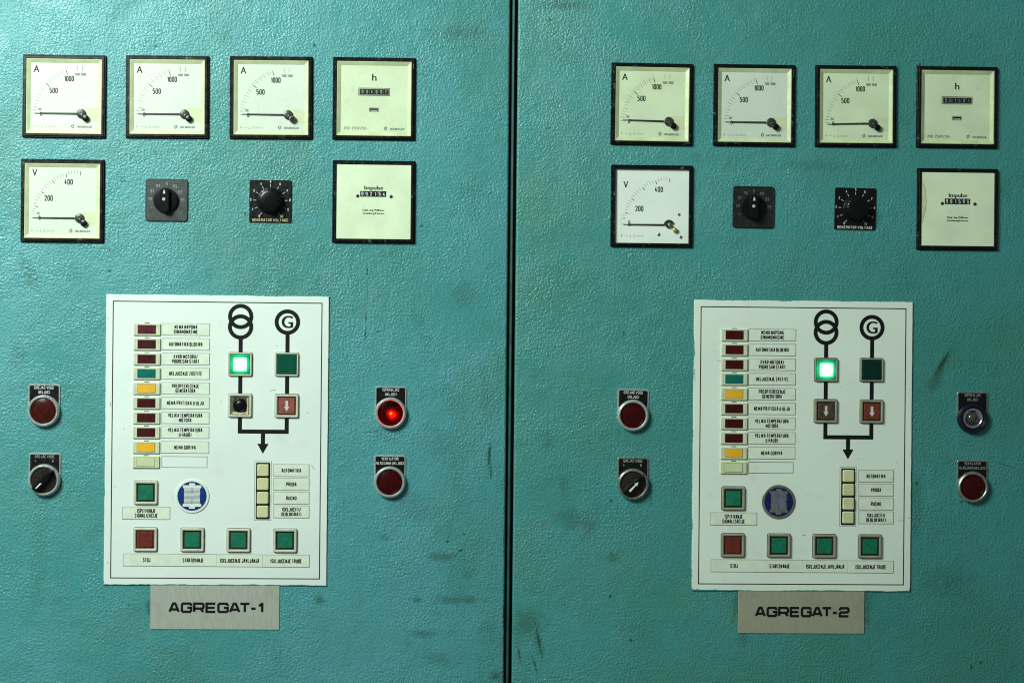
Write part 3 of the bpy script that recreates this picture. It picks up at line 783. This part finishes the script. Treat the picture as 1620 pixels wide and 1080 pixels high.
PG = 'pilot lights beside the white panels'
def make_pilot(px, py, label, lines, lens, collar, lit=False, ink=None, silver=None, turn=0.0, top=-39):
    t = thing('pilot_light', label, 'pilot light', px, py, PG, turn)
    legend(t, lines, ink, silver=silver, top=top); ring_part(t, collar)
    m = MB(); m.smooth = True
    m.disc(0, 0, [(20.05, 4.2), (19.0, 5.8), (17.4, 6.3), (16.8, 5.6), (14.5, 6.3), (9, 7.0), (4.5, 7.3), (1, 7.4)], 56)
    o = m.build('lens', lens, t)
    if lit:
        m2 = MB(); m2.disc(0, 0, [(20, 2.0), (1, 2.0)], 40); m2.build('socket', M_cavity_r, t)
        b = MB(); b.smooth = True
        def blobr(r, k): return [(3.2 + r * (1 + .10 * math.sin(2 * a + k) + .05 * math.sin(5 * a + 2 * k)) * math.cos(a), 2.5 + r * (1 + .08 * math.cos(3 * a + k)) * math.sin(a)) for a in [2 * math.pi * i / 30 for i in range(30)]]
        b.mi = 2; b.loft([(blobr(9.6, 1), 2.1), (blobr(9, 1), 2.4), (blobr(7, 1), 2.7)]); b.mi = 0
        b.loft([(blobr(5.6, 0), 2.2), (blobr(5.2, .3), 3.6), (blobr(3.4, .6), 4.6), (blobr(1.5, .6), 5.0)])
        b.mi = 1
        b.loft([(circle(.8, .3, 2.2, 14), 4.5), (circle(.8, .3, 2.0, 14), 6.0), (circle(.8, .3, .6, 14), 6.5)])
        b.build('bulb', [M_bulb, M_spark, M_glow_r], t)
    return t
def make_switch(px, py, label, collar, ink, long_arrow, silver=None, turn=0.0, top=-42.5):
    t = thing('turn_switch', label, 'switch', px, py, 'two position switches beside the white panels', turn)
    legend(t, [('GREJAČ VODE', 31)], ink, marks=[('1' if long_arrow else 'I', -15, -30), ('0', 12.5, -30)], silver=silver, top=top)
    ring_part(t, collar)
    m = MB(); m.smooth = True; m.disc(0, 0, [(20.05, 3.5), (19.6, 5.4), (16, 5.8), (10, 5.9)], 48); m.build('switch_disc', plain('brown_black', (0.018, 0.012, 0.010), .3), t)
    ang = math.radians(-46); c, s_ = math.cos(ang), math.sin(ang); rot = lambda p: (p[0] * c - p[1] * s_, p[0] * s_ + p[1] * c)
    def tear(k, d=0):
        top_ = [(23.5 - d, 0), (17, -2.4 * k), (9, -5.0 * k), (0, -6.6 * k), (-10, -7.6 * k), (-18, -6.6 * k), (-21.5 + d, -3.6 * k)]
        return [rot(p) for p in top_ + [(x, -y) for x, y in reversed(top_[1:])]]
    g = MB(); g.loft([(tear(1), 5.5), (tear(.92), 11.5), (tear(.45, 2.5), 15.0)]); o = g.build('handle', M_knob, t)
    w = MB()
    if long_arrow: pts = [(-13, -1.8), (1, -1.1), (1, -2.9), (7.5, 0), (1, 2.9), (1, 1.1), (-13, 1.8)]; pts = [rot((x + 1, y + 2.2)) for x, y in pts]; w.flat(pts, 15.3)
    else: w.flat([rot(p) for p in [(-16, 0.6), (-5, 0.2), (-3, 2.6), (-15, 2.4)]], 15.3)
    w.build('pointer_mark', M_label, o)
    return t
GV = [('GREJAČ VODE', 31), ('UKLJUČI'.replace('Č', 'C'), 18)]
IS = [('ISPRAVLJAČ', 27), ('UKLJUCI', 18)]
VE = [('VENTILATOR', 27), ('HLADJANA UKLJUCI', 44)]
make_pilot(70.1, 649.5, 'unlit brown-red pilot light under a GREJAČ VODE UKLJUCI plate, left door', GV, M_lens_b, M_chrome, top=-42)
make_switch(71, 758.7, 'black turn switch with a short worn pointer mark under a GREJAČ VODE plate, left door', M_chrome, M_dim, False)
make_pilot(618, 653.2, 'glowing red pilot light under an ISPRAVLJAČ UKLJUCI plate, left door', IS, M_lens_lit, M_chrome, lit=True, top=-42.5)
make_pilot(616.8, 762, 'unlit dark red pilot light under a chipped VENTILATOR HLADJANA UKLJUCI plate, left door', VE, M_lens, M_chrome, top=-42.5)
make_pilot(1001, 656.8, 'unlit dark red pilot light under a GREJAČ VODE UKLJUCI plate, right door', GV, M_lens, M_chrome, turn=1.0, top=-42)
make_switch(1001, 765.2, 'black turn switch with a long white arrow under a GREJAČ VODE plate, right door', M_chrome_d, M_dim, True, silver=M_chrome_d)
make_pilot(1537.5, 769.7, 'dark red pilot light with a glint under a VENTILATOR HLADJANA UKLJUCI plate, right door', VE, M_lens, M_chrome_d, ink=M_dim, silver=M_chrome_d, top=-43)
# the lamp whose lens is missing
t = thing('pilot_light', 'pilot light missing its lens, black collar and bare bulb socket, at the far right', 'pilot light', 1537.7, 661.2, PG)
legend(t, IS, M_dim, silver=M_chrome_d, top=-42.5)
m = MB(); m.smooth = True
m.disc(0, 0, [(24.6, 0.2), (24.4, 4), (22.5, 7.5), (20, 7.8), (19.2, 6.6), (18.4, 7.0), (17.6, 5.8), (16.6, 6.0), (16.4, 2)], 64, False); m.build('collar', M_threads, t)
m = MB(); m.smooth = True; m.disc(0, 0, [(16.4, 4.4), (15.6, 5.6), (14.0, 5.9), (12.6, 5.0), (11.6, 1.2)], 48, False); m.build('reflector_ring', M_purple, t)
m = MB(); m.smooth = True; m.disc(0, 0, [(12, .6), (9, 1.8), (8.2, 4.2), (6, 6.3), (3, 7.4), (.8, 7.7)], 40); m.build('bulb', M_olive, t)

# ------------------------------------------------------------------ white control panels
PGP = 'white mimic diagram panels'
LC = (343, 696)
def loc_of(px, py):
    """photograph pixel on the left panel -> local drawing units relative to the panel's centre"""
    x, z = P(px, py); x0, z0 = P(*LC)
    return (x - x0) / UN, -(z - z0) / UN

LABELS = [('NEMA NAPONA', 'DINAMOMASINE'), ('AUTOMATIKA BLOKIRA',), ('KVAR MOTORA/', 'POGRESAN START'), ('UKLJUCENJE ZASTITE',),
          ('PREOPTERECENJE', 'GENERATORA'), ('NEMA PRITISKA U ULJU',), ('VELIKA TEMPERATURA', 'MOTORA'), ('VELIKA TEMPERATURA', 'U HAUBI'), ('NEMA GORIVA',)]
WID = {'NEMA NAPONA': 36, 'DINAMOMASINE': 38, 'AUTOMATIKA BLOKIRA': 53, 'KVAR MOTORA/': 38, 'POGRESAN START': 43, 'UKLJUCENJE ZASTITE': 52,
       'PREOPTERECENJE': 43, 'GENERATORA': 31.5, 'NEMA PRITISKA U ULJU': 58, 'VELIKA TEMPERATURA': 54, 'MOTORA': 20, 'U HAUBI': 20, 'NEMA GORIVA': 34,
       'AUTOMATIKA': 31, 'PROBA': 16.5, 'RUCNO': 16.5, 'ISKLJUCITI/': 30, 'DEBLOKIRATI': 31.5, 'ISPITIVANJE': 29.5, 'SIGNALIZACIJE': 36.5,
       'STOJ': 12, 'STARTOVANJE': 33, 'ISKLJUCENJE JAVLJANJA': 62, 'ISKLJUCENJE TRUBE': 50}
def label_plate(parent, px, py, w, hh, lines, H=5.7):
    x, y = loc_of(px, py)
    m = MB(); m.slab(0, 0, w, hh, 2.2, 2.75, r=.4, b=.15, n=2)
    # dark printed hairline around the plate
    m.mi = 1; n = len(lines)
    for i, s_ in enumerate(lines):
        m.text(s_, 0, (i - (n - 1) / 2) * 7.5 - (.1 if n > 1 else 0), H + .8, .98, 2.8, WID[s_], gap=1.35)
    m.mi = 2; m.frame(0, 0, w + 1.3, hh + 1.3, .65, 2.2, 2.5, r=.4, b=.05)
    o = m.build('label_plate', [M_label, M_ink, M_grey], parent, (x, y))
    o['label'] = 'cream label plate reading ' + ' '.join(lines)
    return o

_btn = {}
def button(parent, px, py, kind, cap, bez=None, cav=None, label=None):
    """square push button: bezel > recess, cap (> lens or arrow)"""
    x, y = loc_of(px, py)
    key = (kind, bez.name if bez else 0, cav.name if cav else 0)
    if kind not in _btn:
        d = {}
        m = MB()
        th = 4.0 if kind in ('cap', 'arrow', 'bare') else 2.6
        m.frame(0, 0, 37, 37, th, 2, 5.6, r=2.6, b=1.0, hin=2.2, n=4)
        if kind in ('cap', 'arrow', 'bare'): pass
        m.mi = 1; m.frame(0, 0, 38.6, 38.6, .8, 2, 2.6, r=3, b=.1); m.mi = 0  # dark outer line painted in as the bezel's shadow
        d['bezel'] = m.mesh('bezel', [M_metal_frame, M_cavity])
        m = MB(); m.slab(0, 0, 31, 31, 2.0, 2.9, b=.2); d['recess'] = m.mesh('recess', [M_cavity])
        if kind == 'cap':
            m = MB(); m.smooth = False; m.slab(0, 0, 23.4, 23.4, 2.8, 4.6, r=1.2, b=.6, n=3)
            pass
            d['cap'] = m.mesh('cap', [M_green])
        if kind == 'stop':
            pass
        if kind == 'arrow':
            m = MB(); m.slab(0, 0, 25.6, 25.6, 2.8, 5.2, r=1.2, b=.8, n=3); d['cap'] = m.mesh('cap', [M_rose])
            m = MB(); m.flat([(-2, -8.2), (2, -8.2), (2, 1.2), (4.2, 1.2), (0, 8.2), (-4.2, 1.2), (-2, 1.2)], 5.27); d['arrow'] = m.mesh('arrow_mark', [M_arrow])
        if kind == 'full':
            m = MB(); m.slab(0, 0, 31.4, 31.4, 2.8, 6.2, r=3, b=1.6, n=4); m.mi = 0
            d['cap'] = m.mesh('cap', [M_dkgreen])
            m = MB(); m.slab(0, 0, 21.5, 21.5, 6.1, 6.6, r=1.2, b=.3, n=3); d['core'] = m.mesh('lens', [M_dkgreen])
        if kind == 'bare':
            m = MB(); m.loft([(rrect(0, 0, 27.4, 27.4, .8, 3), 6.2), (rrect(0, 0, 21, 21, 2, 3), 3.0)], False, False); d['well'] = m.mesh('well', [M_well])
            m = MB(); m.smooth = True; m.disc(0, 0, [(10.8, 2.9), (10.6, 4.4), (9.6, 5.0), (8.4, 3.8), (7.4, 3.9), (6.0, 4.6), (3.4, 5.2), (1, 5.3)], 36); d['bulb'] = m.mesh('bulb', [M_knob])
        _btn[kind] = d
    d = _btn[kind]
    root = bpy.data.objects.new('push_button' if kind != 'full' and kind != 'bare' else 'indicator_light', d['bezel']); COL.objects.link(root)
    root.parent = parent; root.location = (x * UN, 0, -y * UN)
    if bez: override(root, [bez])
    def sub(name, me, mat=None):
        o = bpy.data.objects.new(name, me); COL.objects.link(o); o.parent = root
        if mat: override(o, [mat])
        return o
    sub('recess', d['recess'], cav)
    if kind in ('cap', 'arrow', 'full'): sub('cap', d['cap'], cap)
    if kind == 'arrow': sub('arrow_mark', d['arrow'])
    if kind == 'full' : sub('lens', d['core'], M_core if cap is M_glow else cap)
    if kind == 'bare': sub('well', d['well']); sub('bulb', d['bulb'])
    if label: root['label'] = label
    return root

def make_panel(px, py, label, right):
    t = thing('mimic_panel', label, 'control panel', px, py, PGP)
    if right: t.scale = (1.004, 1, 1.013)
    W_, H_ = 351, 458.5
    # sheet with a very slightly uneven outline
    m = MB(); out = []
    n = 40
    def side(a, b):
        for i in range(n):
            f = i / n; out.append((a[0] + (b[0] - a[0]) * f + random.uniform(-.2, .2), a[1] + (b[1] - a[1]) * f + random.uniform(-.2, .2)))
    w2, h2 = W_ / 2, H_ / 2
    cn = [(-w2, -h2), (w2, -h2), (w2, h2), (-w2, h2)]
    for i in range(4): side(cn[i], cn[(i + 1) % 4])
    ins = [(x * .9975, y * .998) for x, y in out]
    m.loft([(out, 0.3), (out, 1.7), (ins, 2.2)])
    wm = panel_white('white_panel_sheet' if not right else 'greyed_panel_sheet', (0.735, 0.80, 0.735) if not right else (0.73, 0.80, 0.69), w2, h2)
    m.mi = 1
    marks = [((84, -79), (93, -81)), ((-104, -143), (-103, -140)), ((60, -15), (66, -14)), ((150, 38), (155, 45)), ((-168, -60), (-167, -52))] if not right else \
            [((155, 117), (166, 117)), ((171, 113), (176, 112)), ((1, 141), (7, 140.5)), ((-139, -134), (-130, -133)), ((70, 12), (71, 13)), ((-174, -120), (-173, -100)), ((-75, 195), (-71, 196))]
    for a, b in marks: m.stroke([a, b], .7, 2.26)
    m.build('panel_sheet', [wm, M_grey], t)
    # printed border, diagram
    m = MB(); m.mi = 0
    fr = lambda d: rrect(0, 0, 330.5 - 2 * d, 438.5 - 2 * d, .4, 1)
    m.loft([(fr(0), 2.26), (fr(1.6), 2.26)], False, False)
    m.build('border_line', M_ink, t)
    m = MB(); L = loc_of
    m.ring(*L(381.2, 500.6), 20, 13.6, 2.28); m.ring(*L(381.0, 517), 20, 13.6, 2.30)
    m.ring(*L(455, 509.4), 20.2, 13.8, 2.28)
    g = L(455, 509.2); m.sans('G', g[0], g[1], 16.6, 19.5, 2.28, 1.7)
    c1x, c2x = L(380.6, 600)[0], L(454.6, 600)[0]
    y1 = L(381, 535)[1]; y2 = L(455, 528)[1]; yb = L(416, 682.3)[1]
    m.stroke([(c1x, y1), (c1x, yb), (c2x, yb), (c2x, y2)], 6.6, 2.27)
    ax = L(416.4, 690)[0]; m.stroke([(ax, yb), (ax, yb + 20)], 6.6, 2.29)
    m.flat([(ax - 9, yb + 19.2), (ax + 9, yb + 19.2), (ax, yb + 35)], 2.31)
    m.build('wiring_diagram', M_ink, t)
    # row of indicator windows and their label plates
    ys = [521.1, 544.4, 567.8, 590.6, 614.2, 637.2, 660.6, 683.6, 707.2, 730.2]
    cols = [M_maroon_f if not right else M_maroon, M_maroon, M_maroon, M_teal, M_amber, M_maroon, M_maroon, M_maroon, M_amber, M_blank]
    cn_ = ['maroon', 'maroon', 'maroon', 'teal', 'amber', 'maroon', 'maroon', 'maroon', 'amber', 'blank']
    body = MB(); body.slab(0, 0, 42.2, 19, 2, 4.6, r=.8, b=.6, n=2); body.frame(0, 0, 36, 16.4, .35, 4.4, 4.85, r=.5, b=.1)
    body.mi = 1; body.rect(0, -8.9, 7.5, .6, 4.3); body.rect(0, -10.4, 8, .9, 2.6)
    bme = body.mesh('indicator_window', [M_lampbody, M_cavity])
    ln = MB(); ln.slab(0, 0, 28, 13.4, 4.4, 5.1, r=.5, b=.35, n=2); ln.mi = 1; ln.frame(0, 0, 29, 14.4, .5, 4.5, 4.75, r=.4, b=.05)
    lme = ln.mesh('lens', [M_maroon, M_grey])
    for i, y in enumerate(ys):
        x_, y_ = loc_of(233.3 - i * .17, y)
        o = bpy.data.objects.new('indicator_window', bme); COL.objects.link(o); o.parent = t; o.location = (x_ * UN, 0, -y_ * UN)
        o['label'] = '%s indicator window, %s' % (cn_[i], 'lowest of the column, beside an empty box' if i == 9 else 'beside the plate reading ' + ' '.join(LABELS[i]))
        l = bpy.data.objects.new('lens', lme); COL.objects.link(l); l.parent = o; override(l, [cols[i]])
        if i == 9: override(o, [M_blank])
        if i < 9: label_plate(t, 294.6 - i * .17, y, 74.5, 18, LABELS[i])
    x_, y_ = loc_of(292.3, 730.3)
    m = MB(); m.loft([(rrect(0, 0, 72, 18, .3, 1), 2.27), (rrect(0, 0, 70.5, 16.5, .3, 1), 2.27)], False, False); m.build('empty_label_box', M_ink, t, (x_, y_))
    # lit and unlit square lights on the diagram
    dk = M_metal_dark if right else M_metal_frame
    button(t, 380.8, 576, 'full', M_glow, dk, label='square green light, brightly lit, below the double circle')
    button(t, 454.3, 576.2, 'full', M_dkgreen2 if right else M_dkgreen, dk, label='square dark green light, unlit, below the letter G')
    if right: button(t, 380.3, 641, 'arrow', M_umber, dk, label='dark brown square button with a grey arrow')
    else: button(t, 380.3, 641, 'bare', None, M_metal_frame, None, label='square light missing its lens with the bare black bulb showing')
    button(t, 454.2, 641.7, 'arrow', M_rust if right else M_rose, dk, label='reddish square button with a white arrow')
    # key block
    kx, ky = loc_of(416.2, 775.8)
    m = MB(); m.loft([(rrect(0, 0, 26.6, 93.6, .3, 1), 2.27), (rrect(0, 0, 25.6, 92.6, .3, 1), 2.27)], False, False)
    m.slab(0, 0, 22, 89.4, 2.2, 2.8, r=1.2, b=.2)
    kb = m.build('key_block', M_ink, t, (kx, ky))
    k = MB(); k.slab(0, 0, 18.2, 19.0, 2.7, 5.6, r=2.2, b=1.2, n=5); kme = k.mesh('key', [M_key])
    for i in range(4):
        o = bpy.data.objects.new('key', kme); COL.objects.link(o); o.parent = kb
        o.location = (0.2 * UN, (-.9 if i == 2 else 0) * UN, -(i - 1.5) * 21.9 * UN)
    for i, s_ in enumerate([('AUTOMATIKA',), ('PROBA',), ('RUCNO',), ('ISKLJUCITI/', 'DEBLOKIRATI')]):
        label_plate(t, 461.3, 743.6 + i * 21.8, 55.5, 18.6, s_, 5.6)
    # push buttons
    bb = M_metal_dark if right else M_metal_frame
    button(t, 231.5, 778.5, 'cap', M_green, bb, label='green push button above the ISPITIVANJE SIGNALIZACIJE plate')
    label_plate(t, 232, 811, 74, 19, ('ISPITIVANJE', 'SIGNALIZACIJE'), 6)
    button(t, 230.8, 852.3, 'cap', M_red, bb, M_cavity_r, label='red push button above the STOJ plate')
    button(t, 305, 852.8, 'cap', M_green, bb, label='green push button above the STARTOVANJE plate')
    button(t, 378, 853.6, 'cap', M_green, bb, label='green push button above the ISKLJUCENJE JAVLJANJA plate')
    button(t, 451.6, 854.2, 'cap', M_green, bb, label='green push button above the ISKLJUCENJE TRUBE plate')
    for i, s_ in enumerate(['STOJ', 'STARTOVANJE', 'ISKLJUCENJE JAVLJANJA', 'ISKLJUCENJE TRUBE']):
        label_plate(t, 232.6 + 73.4 * i, 884.8 + .6 * i, 73, 18.6, (s_,), 6)
    # round badge with a spool
    bx, by = loc_of(304.5, 784)
    m = MB(); m.smooth = False
    m.disc(0, 0, [(27, 2), (27, 3.0), (26.4, 3.5), (24.3, 3.6)], 64); m.mi = 1; m.disc(0, 0, [(23, 3.5), (23, 3.66)], 64); m.mi = 2
    h = 3.72
    m.rect(0, -18.6, 9.2, 4, h); m.rect(0, -15, 29, 4.4, h + .02); m.rect(0, 14.3, 29, 4.6, h + .02); m.rect(0, 18, 9.2, 3.6, h); m.rect(0, -.4, 25, 25.2, h + .01)
    m.mi = 1; m.rect(0, -9, .9, 8, h + .05); m.rect(0, 8, .9, 8, h + .05); m.flat([(12.5, -1.8), (12.5, .6), (10.6, -.6)], h + .05)
    m.mi = 3
    for i in range(13): m.rect(0, -12 + i * 1.93, 24.6, .75, h + .04)
    m.build('badge', [M_bright if not right else M_alu, M_blue if not right else M_blue2, M_bright if not right else M_alu, M_line], t, (bx, by))
    return t
make_panel(343, 696, 'white mimic panel with one bare black bulb on its diagram, above AGREGAT-1 plate', False)
make_panel(1269, 705, 'greyer white mimic panel with two arrow buttons, above AGREGAT-2 plate', True)

# ------------------------------------------------------------------ name plates
def name_plate(px, py, label, txt, mat, W):
    t = thing('name_plate', label, 'name plate', px, py, 'metal name plates below the white panels')
    m = MB(); m.slab(0, -3, 203.5, 74, 0, 1.3, r=.8, b=.4); m.build('metal_sheet', mat, t)
    m = MB(); m.text(txt, 1.5, -.5, 17.0, 3.25, 1.36, W, WIDE, xr=.95, gap=.75); m.build('lettering', M_ink, t)
name_plate(340.3, 961, 'light grey metal name plate reading AGREGAT-1', 'AGREGAT-1', brushed('light_metal', (0.44, 0.46, 0.385)), 150)
name_plate(1267.5, 967.7, 'olive grey metal name plate reading AGREGAT-2', 'AGREGAT-2', brushed('olive_metal', (0.38, 0.375, 0.27)), 153)
